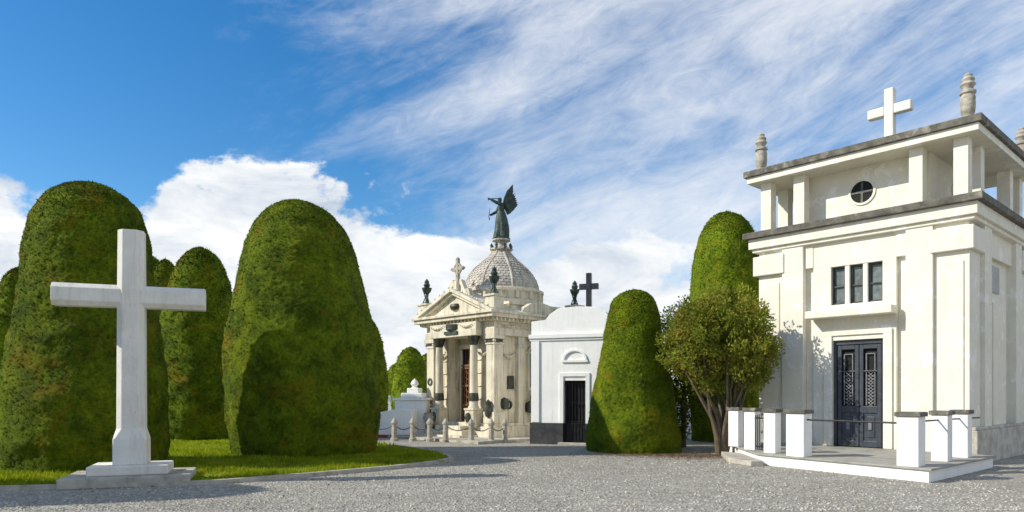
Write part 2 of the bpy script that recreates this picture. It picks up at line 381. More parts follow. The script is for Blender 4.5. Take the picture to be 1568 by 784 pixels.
def disc(mb,c,r,y,seg=28,axis='y'):
    v=[(c[0]+r*math.cos(2*math.pi*k/seg),y,c[1]+r*math.sin(2*math.pi*k/seg)) for k in range(seg)]
    if axis=='x': v=[(y,p[0],p[2]) for p in v]
    return mb.add(v,[tuple(range(seg))])
m=MB(); ring(m,(2.72,7.27),.30,.36,.585,.63); ring(m,(2.6,7.27),.2,.27,4.38,4.46,axis='x'); m.make('oculus_rings',cream,rm,0,True)
m=MB(); disc(m,(2.72,7.27),.305,.612); disc(m,(2.6,7.27),.21,4.41,axis='x'); m.make('oculus_glass',dark,rm)
MB().box(2.69,2.75,.595,.610,6.98,7.56).box(2.43,3.01,.594,.609,7.24,7.30).make('oculus_bars',dkbronze,rm)
m=MB()
for x0,x1 in ((2.13,2.5),(2.62,2.97),(3.09,3.47)): m.box(x0,x1,.16,.2,4.15,5.2)
m.box(5.34,5.36,2.3,3.0,4.4,5.1)
m.make('window_glass',frost,rm)
m=MB()
for x0,x1 in ((2.13,2.5),(2.62,2.97),(3.09,3.47)):
    m.box(x0,x0+.05,.1,.16,4.15,5.2); m.box(x1-.05,x1,.1,.16,4.15,5.2); m.box(x0+.05,x1-.05,.1,.16,4.15,4.2); m.box(x0+.05,x1-.05,.1,.16,4.64,4.67); m.box(x0+.05,x1-.05,.1,.16,5.15,5.2)
m.make('window_frames',dkbronze,rm)
m=MB().box(2.17,3.5,.2,.24,.27,3.17); m.make('door_void',dark,rm)
m=MB().box(2.17,2.25,.08,.19,.27,3.17).box(3.42,3.5,.08,.19,.27,3.17).box(2.25,3.42,.08,.19,3.05,3.17)
for x0,x1 in ((2.27,2.825),(2.845,3.40)):
    m.box(x0,x0+.1,.11,.18,.29,3.04).box(x1-.1,x1,.11,.18,.29,3.04).box(x0+.1,x1-.1,.11,.18,.29,.45).box(x0+.1,x1-.1,.11,.18,1.2,1.38).box(x0+.1,x1-.1,.11,.18,2.92,3.04)
    m.box(x0+.1,x1-.1,.14,.19,.45,1.2); m.box(x0+.17,x1-.17,.12,.15,.55,1.1); m.box(x0+.1,x1-.1,.11,.18,2.3,2.34)
m.make('door_leaves',doorblue,rm,.006)
m=MB()
for x0,x1 in ((2.37,2.725),(2.945,3.30)):
    cx=(x0+x1)/2
    for i in range(10):
        z=1.42+i*.09
        if z<2.25:
            m.box(cx-.1,cx+.1,.135,.15,z,z+.016,ry=.75); m.box(cx-.1,cx+.1,.15,.165,z,z+.016,ry=-.75)
    m.box(cx-.12,cx-.10,.13,.15,1.4,2.8).box(cx+.10,cx+.12,.13,.15,1.4,2.8)
    m.box(cx-.10,cx+.10,.13,.15,2.78,2.8)
    m.box(cx-.04,cx+.04,.09,.12,.75,.95)
m.make('door_lattice',latt,rm)
m=MB().box(5.2,5.62,-.02,5.4,0,.82).box(5.2,5.58,.0,5.38,.82,.9)
m.make('side_plinth',plinthstone,rm,.02)
m=MB().box(2.42,3.02,2.35,2.95,8.32,8.95).box(2.5,2.94,2.43,2.87,8.95,9.25).box(2.59,2.85,2.52,2.78,9.25,10.7)
m.box(2.12,2.588,2.525,2.775,9.92,10.2).box(2.852,3.32,2.525,2.775,9.92,10.2).make('roof_cross',crossm,rm,.03)
UP=[(.17,0),(.17,.07),(.11,.1),(.12,.14),(.15,.18),(.165,.3),(.165,.55),(.14,.62),(.18,.65),(.18,.7),(.11,.74),(.12,.8),(.17,.86),(.13,.93),(.15,.99),(.09,1.06),(.10,1.1),(.0,1.18)]
m=MB()
for x,y in ((.05,.05),(5.4,.05),(5.4,5.2),(.05,5.2)): m.lathe(UP,x,y,8.32,12)
m.make('roof_urns',urnm,rm,0,True)
# ---------------------------------------------------------------- terrace
te=empty('mausoleum_terrace')
poly=[(5.95,17.0),(7.98,13.5),(11.15,16.35),(11.0,17.0),(7.5,21.0),(6.3,20.8)]
MB().prism(poly,0,.235,'z').make('terrace_base',white,te,.01)
poly2=[(5.90,16.99),(7.975,13.42),(11.22,16.33),(10.96,16.98),(7.46,21.0),(6.25,20.8)]
MB().prism(poly2,.235,.275,'z').make('terrace_paving',slabtop,te,.008)
MB().prism([(5.35,17.45),(5.62,16.6),(5.93,16.62),(6.0,17.2),(6.15,18.9),(5.75,19.4)],0,.13,'z').make('terrace_step',kerbm,te,.015)
m=MB(); mc=MB()
rzp=A
for x,y,w in ((6.6,16.22,.21),(7.93,14.02,.2),(9.18,15.07,.16),(10.17,15.95,.16),(6.33,17.15,.15),(6.2,18.2,.15),(6.13,19.3,.15)):
    m.box(x-w,x+w,y-w,y+w,.275,1.26,rz=rzp); mc.box(x-w-.035,x+w+.035,y-w-.035,y+w+.035,1.26,1.35,rz=rzp)
m.make('terrace_pillars',white,te,.012); mc.make('pillar_caps',mossy,te,.012)
m=MB().tube([(6.6,16.22,1.12),(7.93,14.02,1.12)],.02).tube([(7.93,14.02,1.15),(10.17,15.95,1.15),(11.0,16.6,1.15)],.018)
m.make('iron_rails',iron,te)
m=MB().tube([(6.33,17.15,1.1),(6.2,18.2,1.1)],.018).tube([(6.33,17.15,.38),(6.2,18.2,.38)],.018)
for i in range(1,11):
    t=i/11; x=6.33-.13*t; y=17.15+1.05*t; m.tube([(x,y,.3),(x,y,1.12+.08*math.sin(math.pi*t))],.012,5)
m.make('iron_gate',iron,te)
# ---------------------------------------------------------------- broadleaf shrub
bu=empty('multi_stem_shrub_tree',(5.75,19.7,0))
m=MB()
for i in range(17):
    a=R.uniform(0,6.28); rr_=R.uniform(.5,1.3); ex=rr_*math.cos(a)*1.1; ey=rr_*math.sin(a)*.75; ez=R.uniform(2.4,3.7)
    bx=R.uniform(-.14,.14)+.12; by=R.uniform(-.12,.12)
    pts=[(bx,by,-.03),(bx+ex*.12,by+ey*.1,.5),(bx+ex*.4+R.uniform(-.08,.08),ey*.4,1.2),(ex*.75,ey*.75,1.2+(ez-1.2)*.5),(ex,ey,ez)]
    m.tube(pts,[.065,.055,.042,.028,.008],6)
    for j in range(3):
        t=pts[3]; m.tube([t,(t[0]+R.uniform(-.4,.4),t[1]+R.uniform(-.3,.3),t[2]+R.uniform(.2,.6))],[.02,.006],5)
m.make('stems',barkm,bu,0,True)
rr=np.random.default_rng(5)
def leafcloud(centers,rad,per,ls,rr):
    n=len(centers)*per
    c=np.repeat(centers,per,0); rd=np.repeat(rad,per)[:,None]
    d=rr.normal(0,1,(n,3)); d/=np.linalg.norm(d,axis=1,keepdims=True)
    p=c+d*rd*(rr.random((n,1))**.4)
    u=d*.6+rr.normal(0,.6,(n,3))+np.array([0,0,.3]); u/=np.linalg.norm(u,axis=1,keepdims=True)
    w=np.cross(u,rr.normal(0,1,(n,3))); w/=np.linalg.norm(w,axis=1,keepdims=True)
    s=ls*rr.uniform(.6,1.3,(n,1))
    q=[p,p+u*s*.5+w*s*.25,p+u*s,p+u*s*.5-w*s*.25]
    return np.stack([q[0],q[1],q[2],q[0],q[2],q[3]],1).reshape(-1,3)
C=[]
while len(C)<430:
    d=rr.normal(0,1,3); d/=np.linalg.norm(d); k=rr.random()**.3
    lob=1+.07*math.sin(3*math.atan2(d[0],d[2])+1)+.06*math.sin(5*math.atan2(d[1],d[0]))
    p=d*k*lob*np.array([1.55,1.1,1.42])
    z=p[2]+3.12
    if z<1.7+.5*rr.random(): continue
    C.append([p[0]+.12,p[1],z])
C=np.array(C)
trimesh('leaves',leafcloud(C,rr.uniform(.14,.28,len(C)),75,.105,rr),bushm,bu)
b2=empty('dark_shrub',(5.45,22.6,0))
C=[]
while len(C)<120:
    d=rr.normal(0,1,3); d/=np.linalg.norm(d); p=d*rr.random()**.4*np.array([1.0,.7,2.3]); C.append([p[0],p[1],p[2]+2.4])
C=np.array(C); C=C[C[:,2]>.2]
trimesh('leaves',leafcloud(C,rr.uniform(.2,.35,len(C)),90,.11,rr),topm2,b2)
m=MB()
for i in range(6): m.tube([(R.uniform(-.15,.15),0,-.02),(R.uniform(-.5,.5),R.uniform(-.3,.3),1.4),(R.uniform(-.8,.8),R.uniform(-.5,.5),3.2)],[.06,.045,.02],6)
m.make('stems',barkm,b2,0,True)
# ---------------------------------------------------------------- white mausoleum
wm=empty('white_flat_mausoleum',(.66,24.3,0),math.radians(-20))
m=MB().box(0,3.2,.25,2.6,0,3.6)
m.box(0,1.16,0,.26,.72,3.6).box(1.93,3.2,0,.26,.72,3.6).box(1.16,1.93,0,.26,2.16,3.6)
m.box(1.02,1.16,-.04,.01,.72,2.3).box(1.93,2.07,-.04,.01,.72,2.3).box(1.02,2.07,-.042,.01,2.3,2.42)
m.box(.02,.3,-.05,.01,.74,3.51)
m.make('walls',white,wm,.006)
par=[(0,3.74),(3.2,3.74),(3.2,4.2),(2.75,4.24),(2.6,4.45),(2.3,4.62),(1.6,4.66),(.95,4.62),(.65,4.42),(.5,4.24),(0,4.2)]
MB().prism(par,0.02,.3).box(0,.25,.3,2.6,3.74,4.1).box(2.95,3.2,.3,2.6,3.74,4.1).make('parapet',white,wm,.015)
MB().box(-.07,3.27,-.08,2.65,3.6,3.74).box(-.04,3.24,-.04,2.62,3.52,3.6).make('cornice',white,wm,.015)
m=MB(); arch=[(1.55+.42*math.cos(t),2.85+.36*math.sin(t)) for t in np.linspace(0,math.pi,14)]
arch2=[(1.55+.36*math.cos(t),2.85+.30*math.sin(t)) for t in np.linspace(math.pi,0,14)]
m.prism(arch+arch2,-.05,.02).box(1.1,2.0,-.052,.02,2.78,2.85).make('relief_arch',white,wm)
MB().box(-.03,1.158,-.07,.2,0,.72).box(1.932,3.23,-.07,.2,0,.72).make('black_plinth',blackpaint,wm,.01)
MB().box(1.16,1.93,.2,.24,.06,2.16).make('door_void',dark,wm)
m=MB()
for i in range(7): x=1.22+i*.106; m.box(x-.007,x+.007,.1,.12,.1,2.1)
for z in (.1,.7,.76,1.4,2.05): m.box(1.17,1.92,.09,.13,z,z+.02)
m.make('iron_door_grille',iron,wm)
MB().box(1.17,1.92,.13,.15,.1,.7).make('door_lower_panel',iron,wm)
MB().box(1.05,2.05,-.35,-.08,0,.08).make('door_step',kerbm,wm,.01)
MB().box(1.62,1.9,1.0,1.28,3.62,4.5).box(1.67,1.85,1.05,1.23,4.5,5.95).box(1.42,1.668,1.06,1.22,5.38,5.58).box(1.852,2.1,1.06,1.22,5.38,5.58).make('black_roof_cross',blackm,wm,.01)
# ---------------------------------------------------------------- central domed mausoleum
dm=empty('domed_stone_mausoleum',(-3.48,28.83,0),math.radians(-45))
m=MB().box(-.15,4.15,-.15,4.75,0,.5).box(-.06,4.06,-.06,4.66,.5,.62)
m.box(.2,1.15,.2,4.4,.62,3.9).box(2.85,3.8,.2,4.4,.62,3.9).box(1.15,2.85,.75,4.4,.5,3.9)
for x in (.22,3.78):
    for y in (.22,4.38):
        m.box(x-.3,x+.3,y-.3,y+.3,.62,1.05).box(x-.22,x+.22,y-.22,y+.22,1.05,3.55)
        m.box(x-.25,x+.25,y-.25,y+.25,3.55,3.62).box(x-.3,x+.3,y-.3,y+.3,3.76,3.9)
for y in (1.45,3.15): m.box(3.7,4.0,y-.17,y+.17,.62,3.9).box(3.7,4.05,y-.22,y+.22,.62,1.0).box(3.7,4.05,y-.21,y+.21,3.5,3.6)
m.box(3.78,3.86,1.62,2.98,.9,1.0).box(3.78,3.87,1.62,2.98,3.3,3.36)
for z in (1.5,2.0,2.5,3.0): m.box(3.77,3.82,.53,1.27,z,z+.03).box(3.77,3.82,3.33,4.07,z,z+.03).box(.5,1.16,.16,.2,z,z+.03).box(2.84,3.5,.16,.2,z,z+.03)
for x in (.98,3.02):
    m.box(x-.24,x+.24,-.38,.1,.5,1.1).box(x-.27,x+.27,-.41,.1,1.1,1.17).box(x-.18,x+.18,-.40,-.37,.62,1.0)
m.box(1.3,1.45,.66,.76,.5,3.5).box(2.55,2.7,.66,.76,.5,3.5).box(1.25,2.75,.62,.76,3.5,3.68)
m.make('walls_and_pilasters',sand,dm,.012)
m=MB().box(-.05,4.05,-.05,4.65,3.9,4.16).box(.6,3.4,-.38,0,3.9,4.16).box(0,4,0,4.6,4.16,4.42).box(.64,3.36,-.34,.02,4.16,4.42)
m.box(-.16,4.16,-.16,4.76,4.42,4.54).box(-.32,4.32,-.42,4.92,4.54,4.68).box(-.38,4.38,-.5,4.98,4.68,4.78)
for i in range(21): 
    t=-.1+i*.21; m.box(t-.04,t+.04,-.26,-.1,4.44,4.535)
    m.box(4.1,4.26,t-.04,t+.04,4.44,4.535)
m.make('entablature',sand,dm,.01)
m=MB()
def festoon(m,p0,p1,sag,out,r=.04):
    p0=Vector(p0);p1=Vector(p1)
    for i in range(9):
        t=i/8; p=p0.lerp(p1,t)+Vector((0,0,-sag*4*t*(1-t)))+Vector(out)*(.02)
        rr_=r*(.8+.9*math.sin(math.pi*t)); m.lathe([(0,-rr_),(rr_*.8,-rr_*.5),(rr_,0),(rr_*.8,rr_*.5),(0,rr_)],p.x,p.y,p.z,7)
for y0 in (.15,1.2,2.3,3.35): festoon(m,(4.02,y0,4.36),(4.02,y0+.95,4.36),.12,(1,0,0),.03)
for x0 in (.7,2.45): festoon(m,(x0,-.37,4.36),(x0+.8,-.37,4.36),.12,(0,-1,0),.03)
festoon(m,(3.88,1.95,3.82),(3.88,2.65,3.82),.0,(1,0,0),.05)
for x0 in (.45,2.95): festoon(m,(x0,.13,3.35),(x0+.6,.13,3.35),.16,(0,-1,0),.04)
for y0 in (.5,3.35): festoon(m,(3.84,y0,3.3),(3.84,y0+.75,3.3),.18,(1,0,0),.045)
for a in np.linspace(0,2*math.pi,16,endpoint=False): m.box(2+1.66*math.cos(a)-.06,2+1.66*math.cos(a)+.06,2.3+1.66*math.sin(a)-.06,2.3+1.66*math.sin(a)+.06,5.47,5.77,rz=a)
for x,y in ((.22,.22),(3.78,.22),(3.78,4.38)):
    for sx,sy in ((-1,-1),(1,-1),(1,1),(-1,1)): m.lathe([(0,-.07),(.06,-.04),(.07,0),(.06,.04),(0,.07)],x+sx*.24,y+sy*.24,3.69,7)
for t in np.linspace(.05,.95,8):
    for sx in (-1,1): m.lathe([(0,-.05),(.05,0),(0,.07)],2+sx*2.2*t,-.42,5.84-.93*t,6)
m.make('carved_ornament',sand,dm,0)
m=MB()
for x in (.98,3.02): m.lathe([(.21,1.17),(.21,1.22),(.17,1.27),(.155,1.9),(.15,3.0),(.135,3.5),(.135,3.55)],x,-.14,0,18)
m.make('columns',sand,dm,0,True)
m=MB()
for x in (.98,3.02):
    m.lathe([(.14,3.56),(.17,3.64),(.19,3.74),(.25,3.86),(.25,3.9)],x,-.14,0,12); m.lathe([(.19,1.45),(.2,1.55),(.17,1.75),(.18,1.6)],x,-.14,0,10)
    m.lathe([(.0,0),(.09,.05),(.13,.18),(.1,.35),(0,.4)],x,-.42,.62,8)
for x in (.22,3.78): 
    m.box(x-.23,x+.23,-.03,.02,3.65,3.74)
    m.lathe([(.0,0),(.12,.1),(.15,.3),(.09,.45),(.12,.6),(0,.72)],x,-.1,.8,10)
m.box(4.0,4.03,.05,.4,3.65,3.74)
for y,z in ((.5,1.35),(1.9,1.2),(2.5,1.2),(3.9,1.3)): 
    m.lathe([(.0,-.24),(.16,-.17),(.19,0),(.16,.17),(0,.24)],4.0,y,z,10)
m.box(3.8,3.88,.85,1.15,1.9,2.4)
m.make('bronze_ornaments',dkbronze,dm,0,True)
m=MB(); ring(m,(2.3,1.55),.14,.22,3.86,3.95,axis='x'); ring(m,(.9,1.3),.1,.17,3.82,3.88,axis='x'); ring(m,(.22,2.2),.08,.15,-.03,-.01); m.box(.5,.8,.16,.21,1.6,1.9); m.box(1.62,2.38,-.44,-.4,4.0,4.12)
m.make('wreaths',bronze,dm)
m=MB().box(1.45,2.55,.70,.75,.5,3.5); m.make('door_panel',dark,dm)
m=MB()
for x0,x1 in ((1.45,1.99),(2.01,2.55)):
    m.box(x0,x0+.07,.6,.69,.52,2.75).box(x1-.07,x1,.6,.69,.52,2.75)
    for z in (.52,1.25,2.0,2.7): m.box(x0+.07,x1-.07,.6,.69,z,z+.07)
    for i in range(3): m.box(x0+.15+i*.12,x0+.18+i*.12,.63,.66,.55,2.75)
    for i in range(9): m.box(x0+.07,x1-.07,.62,.64,.65+i*.24,.68+i*.24,ry=.5)
    m.box(x0+.08,x1-.08,.64,.68,.6,1.2)
m.box(1.45,2.55,.6,.69,2.8,2.88)
for i in range(7): m.box(1.5+i*.16,1.52+i*.16,.63,.66,2.88,3.5)
m.make('bronze_doors',copper,dm)
def archpoly(cx,w,z0,z1,n=10):
    return [(cx-w,z0),(cx+w,z0)]+[(cx+w*math.cos(t),z1+w*math.sin(t)) for t in np.linspace(0,math.pi,n)]
m=MB().prism(archpoly(2.3,.27,2.0,3.3),3.81,3.83,'x'); m.make('arched_window',glass,dm)
m=MB().box(3.83,3.86,2.28,2.32,2.0,3.55)
for z in (2.4,2.8,3.2): m.box(3.83,3.85,2.03,2.57,z,z+.03)
m.make('window_bars',iron,dm)
m=MB(); o_=[(2.3+.38*math.cos(t),3.3+.38*math.sin(t)) for t in np.linspace(0,math.pi,12)]; i_=[(2.3+.28*math.cos(t),3.3+.28*math.sin(t)) for t in np.linspace(math.pi,0,12)]
m.prism(o_+i_,3.8,3.9,'x').box(3.8,3.9,1.92,2.02,1.95,3.3).box(3.8,3.9,2.58,2.68,1.95,3.3).box(3.8,3.95,1.88,2.72,1.85,1.95)
m.make('window_surround',sand,dm)
m=MB().prism([(-.2,4.781),(4.2,4.781),(2,5.62)],-.2,1.6)
s=math.atan2(1.0,2.35); L=2.56
for sx,ang in ((1,s),(-1,-s)):
    m.box(2-(L if sx>0 else 0),2+(0 if sx>0 else L),-.46,1.7,5.66,5.78,ry=-ang,piv=(2,0,5.78))
    m.box(2-(L if sx>0 else 0)*.97,2+(0 if sx>0 else L)*.97,-.36,1.7,5.55,5.657,ry=-ang,piv=(2,0,5.78))
m.box(1.8,2.2,-.3,.2,5.6,5.98).box(1.86,2.14,-.24,.14,5.98,6.08)
m.prism([(1.1,5.35),(1.3,5.75),(1.5,5.72),(1.7,6.1),(1.8,6.15),(1.8,5.5)],-.15,.05).prism([(2.9,5.35),(2.7,5.75),(2.5,5.72),(2.3,6.1),(2.2,6.15),(2.2,5.5)],-.15,.05)
m.prism([(1.2,4.781),(3.4,4.781),(3.2,5.0),(2.8,5.2),(2.3,5.28),(1.8,5.2),(1.4,5.0)],3.95,4.2,'x')
m.make('pediment',sand,dm,.01)
m=MB(); m.lathe([(.0,-.16),(.26,-.1),(.3,0),(.26,.1),(0,.16)],2,-.08,5.08,12); m.lathe([(.0,-.1),(.36,-.1),(.36,.1),(0,.1)],2,-.2,4.28,14); m.make('cartouche',dkbronze,dm,0,True)
m=MB().box(1.94,2.06,-.11,.01,6.08,6.95).box(1.68,1.938,-.1,0,6.5,6.64).box(2.062,2.32,-.1,0,6.5,6.64)
ring(m,(2,6.57),.16,.22,-.09,-.02,20)
for cx,cz in ((1.68,6.57),(2.32,6.57),(2,6.95)): m.lathe([(0,-.09),(.09,0),(0,.09)],cx,-.05,cz,8)
m.make('gable_cross',urnm,dm,0)
m=MB().box(.25,3.75,1.0,4.35,4.78,5.15).box(.18,3.82,.95,4.42,5.15,5.25)
for x in (.0,4.0):
    for y in (.0,4.6): m.box(x-.25,x+.25,y-.25,y+.25,4.78,5.3).box(x-.3,x+.3,y-.3,y+.3,5.3,5.38)
m.box(3.8,4.0,.3,1.2,4.78,5.05).box(3.8,4.0,3.4,4.3,4.78,5.05)
m.make('attic',sand,dm,.01)
m=MB().lathe([(1.72,5.25),(1.72,5.42),(1.62,5.46),(1.62,5.72),(1.75,5.78),(1.75,5.86),(1.6,5.9),(1.6,5.95)],2,2.3,0,40)
m.make('drum',sand,dm,0,True)
dp=[(1.56,5.9),(1.53,6.1),(1.45,6.32),(1.32,6.55),(1.14,6.77),(.93,6.97),(.72,7.14),(.54,7.3),(.4,7.47),(.32,7.62)]
MB().lathe(dp,2,2.3,0,48).make('dome',domem,dm,0,True)
m=MB()
for k in range(8):
    a=2*math.pi*k/8+.3
    m.tube([(2+(r+.01)*math.cos(a),2.3+(r+.01)*math.sin(a),z) for r,z in dp],[.05]*9+[.03],6)
dr=np.array([p[0] for p in dp]); dz=np.array([p[1] for p in dp])
for i,z in enumerate(np.arange(5.98,7.5,.115)):
    r=float(np.interp(z,dz,dr)); r2=float(np.interp(z+.12,dz,dr)); nn_=44
    for k in range(nn_):
        a=2*math.pi*(k+.5*(i%2))/nn_; w_=math.pi/nn_*.9
        P=[]
        for da_,zz,rr2 in ((-w_,z+.12,r2+.005),(-w_,z+.03,r+.012),(0,z-.01,r+.017),(w_,z+.03,r+.012),(w_,z+.12,r2+.005)):
            P.append((2+rr2*math.cos(a+da_),2.3+rr2*math.sin(a+da_),zz))
        m.add(P,[(0,1,2,3,4)])
m.make('dome_ribs_and_scale_tiles',domem,dm,0)
MB().lathe([(.36,7.58),(.46,7.62),(.46,7.68),(.3,7.72),(.24,7.8),(.24,7.95),(.38,8.0),(.38,8.06),(.2,8.1)],2,2.3,0,20).make('lantern',domem,dm,0,True)
m=MB()
for k in range(8):
    a=2*math.pi*k/8+.3; m.lathe([(0,0),(.08,.05),(.05,.14),(.07,.2),(0,.3)],2+.42*math.cos(a),2.3+.42*math.sin(a),7.6,7)
m.make('lantern_finials',dkbronze,dm,0,True)
tp=[(.2,0),(.2,.06),(.1,.1),(.08,.25),(.17,.33),(.19,.45),(.1,.55),(.14,.65),(.16,.7),(.1,.72),(.13,.8),(.07,.95),(0,1.05)]
tp2=[(.16,0),(.14,.06),(.06,.1),(.055,.4),(.16,.5),(.2,.62),(.21,.66),(.1,.68),(.14,.78),(.09,.86),(.1,.92),(0,1.05)]
m=MB()
for x,y in ((0,0),(4,0),(4,4.6),(0,4.6)):
    m.lathe(tp2,x,y,5.38,12)
    for k in range(3): a=k*2.09; m.tube([(x+.16*math.cos(a),y+.16*math.sin(a),5.4),(x+.06*math.cos(a),y+.06*math.sin(a),5.65),(x+.15*math.cos(a),y+.15*math.sin(a),5.95)],.025,5)
for x,y in ((2.0,.85),(3.4,2.3)): m.lathe(tp,x,y,5.25,12)
m.make('bronze_torches',bronze,dm,0,True)
MB().box(.75,3.25,-1.05,-.15,0,.17).box(.9,3.1,-.8,-.15,.17,.34).box(1.24,2.75,-.58,-.15,.34,.5).make('steps',sand,dm,.015)
MB().box(-1.3,5.2,-1.9,-.15,0,.1).box(4.15,5.2,-.15,5.6,0,.1).make('paved_surround',kerbm,dm,.01)
# ---------------------------------------------------------------- angel statue
an=empty('angel_statue',(-.44,29.04,8.1),math.radians(15)); an.scale=(.95,.95,.95)
def skin(name,verts,edges,rad,mat,par):
    me=bpy.data.meshes.new(name); me.from_pydata(verts,edges,[]); o=bpy.data.objects.new(name,me); col.objects.link(o); o.parent=par
    me.materials.append(mat)
    o.modifiers.new('skin','SKIN'); 
    for i,r in enumerate(rad): me.skin_vertices[0].data[i].radius=(r,r)
    me.skin_vertices[0].data[0].use_root=True
    s_=o.modifiers.new('sub','SUBSURF'); s_.levels=2; s_.render_levels=2
    return o
vs=[(0,0,.95),(.0,0,1.2),(-.03,0,1.45),(-.05,0,1.56),(-.07,0,1.68),(-.09,0,1.78),
 (-.05,-.17,1.46),(-.27,-.2,1.5),(-.46,-.14,1.62),(-.52,-.12,1.64),
 (-.03,.17,1.46),(-.15,.28,1.22),(-.38,.25,1.08),(-.47,.23,1.05)]
es=[(0,1),(1,2),(2,3),(3,4),(4,5),(2,6),(6,7),(7,8),(8,9),(2,10),(10,11),(11,12),(12,13)]
skin('body',vs,es,[.2,.16,.19,.07,.11,.095,.095,.075,.055,.04,.095,.075,.055,.04],bronze,an)
v=[];f=[]; prof=[(.30,0),(.33,.12),(.31,.35),(.29,.6),(.26,.85),(.22,1.02),(.17,1.18)]; sg=28
for r,z in prof:
    for k in range(sg):
        a=2*math.pi*k/sg; q=r*(1+.16*math.sin(7*a+z*2)*(1-z/1.3)); v.append((q*math.cos(a)*1.0+.08*(1-z)*math.sin(z*2),q*math.sin(a)*.9,z))
for i in range(len(prof)-1):
    for k in range(sg): f.append((i*sg+k,i*sg+(k+1)%sg,(i+1)*sg+(k+1)%sg,(i+1)*sg+k))
MB().add(v,f).make('robe',bronze,an,0,True)
m=MB()
for sy in (-1,1):
    for i in range(11):
        t=i/10; root=Vector((.10+.10*t,sy*(.08+.05*t),1.52-.38*t)); el=math.radians(62+3*t if i<5 else 62-(i-4)*4); ln=.92-.40*t
        d=Vector((math.cos(el)*.8,sy*math.cos(el)*.3+sy*.10,math.sin(el))).normalized()
        w=Vector((d.z,0,-d.x)).normalized()*.07
        p0=root+Vector((.10*t,0,-.02)); 
        pts=[p0-w*.5,p0+d*ln*.35-w,p0+d*ln*.8-w*.9,p0+d*ln,p0+d*ln*.8+w*.6,p0+d*ln*.35+w,p0+w*.5]
        th=Vector((0,.014+.004*i,0))
        m.add([p+th for p in pts]+[p-th for p in pts],[tuple(range(7)),tuple(range(7,14))[::-1]]+[(k,(k+1)%7,(k+1)%7+7,k+7) for k in range(7)])
m.make('wings',bronze,an)
MB().tube([(-.12,-.1,1.72),(-.5,-.13,1.66),(-.62,-.14,1.64)],[.015,.02,.06],10).make('trumpet',bronze,an,0,True)
MB().tube([(-.47,.23,.85),(-.5,.23,1.0),(-.45,.23,1.35)],[.03,.015,.012],8).make('palm_staff',bronze,an,0,True)
MB().lathe([(.34,-.06),(.40,0),(.30,.06)],0,0,0,16).make('base',bronze,an,0,True)
# ---------------------------------------------------------------- bollards with chain
bp=[(-5.3,25.9),(-4.27,25.6),(-3.6,25.6),(-2.95,25.3),(-2.35,25.0),(-1.42,24.6),(-.72,24.5),(-.25,24.75)]
cp=empty('chain_fence')
m=MB()
for x,y in bp: m.lathe([(.14,0),(.14,.1),(.1,.13),(.09,.6),(.12,.65),(.12,.7),(.03,.84),(0,.85)],x,y,0,8)
m.make('bollards',urnm,cp)
m=MB()
for (x0,y0),(x1,y1) in zip(bp,bp[1:]):
    m.tube([(x0+(x1-x0)*t,y0+(y1-y0)*t,.6-.18*4*t*(1-t)) for t in np.linspace(0,1,9)],.017,5)
m.make('chains',iron,cp)
# ---------------------------------------------------------------- white tombs
tb=empty('white_tomb',(-4.45,28.0,0),math.radians(-12))
m=MB().box(-.3,1.0,.2,1.4,0,1.45).box(-.38,1.08,.12,1.48,1.45,1.55).box(-.1,.8,.35,1.2,1.55,1.75).box(.1,.6,.5,1.0,1.75,1.95)
m.prism([(-1.1,0),(.7,0),(.7,1.1),(.2,1.15),(-.9,.95),(-1.1,.9)],-.5,.1)
m.make('tomb_blocks',white,tb,.03)
MB().lathe([(.16,0),(.09,.06),(.17,.16),(.12,.28),(.05,.34),(0,.4)],.35,.75,1.95,12).make('urn_finial',white,tb,0,True)
MB().box(-1.16,.76,-.56,-.44,0,.12).make('red_tile_border',redm,tb,.01)
tb=empty('grey_grave_urn',(-3.25,27.9,0))
MB().lathe([(.2,0),(.2,.3),(.12,.36),(.2,.6),(.26,.8),(.2,.9),(.24,.95)],0,0,0,12).make('urn',urnm,tb,0,True)
for i,(x,y,s) in enumerate([(-23,36,1),(-14,36,.9),(-3.2,44,1.2),(8.8,31,1.5)]):
    t=empty('white_headstone_tomb',(x,y,0))
    MB().box(-.9*s,.9*s,0,1.6*s,0,.9*s).box(-.5*s,.5*s,1.0*s,1.4*s,.9*s,1.9*s).prism([(-.55*s,1.9*s),(.55*s,1.9*s),(0,2.3*s)],1.0*s,1.4*s).make('tomb_blocks',white,t,.02)
# ---------------------------------------------------------------- world
W=bpy.data.worlds.new("World"); scene.world=W; W.use_nodes=True; nt=W.node_tree
bg=nt.nodes['Background']
EL=math.radians(34); dxy=Vector((.985,.17)).normalized(); dirv=Vector((math.cos(EL)*dxy.x,math.cos(EL)*dxy.y,-math.sin(EL)))
sky=N(nt,'ShaderNodeTexSky',sky_type='NISHITA'); sky.sun_disc=False; sky.sun_elevation=EL; sky.sun_rotation=math.atan2(-dxy.x,-dxy.y)%(2*math.pi)
sky.air_density=1.0; sky.dust_density=.3; sky.ozone_density=2.5
hs=N(nt,'ShaderNodeHueSaturation'); hs.inputs['Saturation'].default_value=1.38; hs.inputs['Value'].default_value=1.3; nt.links.new(sky.outputs[0],hs.inputs['Color'])
tc=N(nt,'ShaderNodeTexCoord'); sp=N(nt,'ShaderNodeSeparateXYZ'); nt.links.new(tc.outputs['Generated'],sp.inputs[0])
def M(op,a,b=None,c=None):
    n=N(nt,'ShaderNodeMath',operation=op)
    for i,v in enumerate((a,b,c)):
        if v is None: continue
        if isinstance(v,(int,float)): n.inputs[i].default_value=v
        else: nt.links.new(v,n.inputs[i])
    return n.outputs[0]
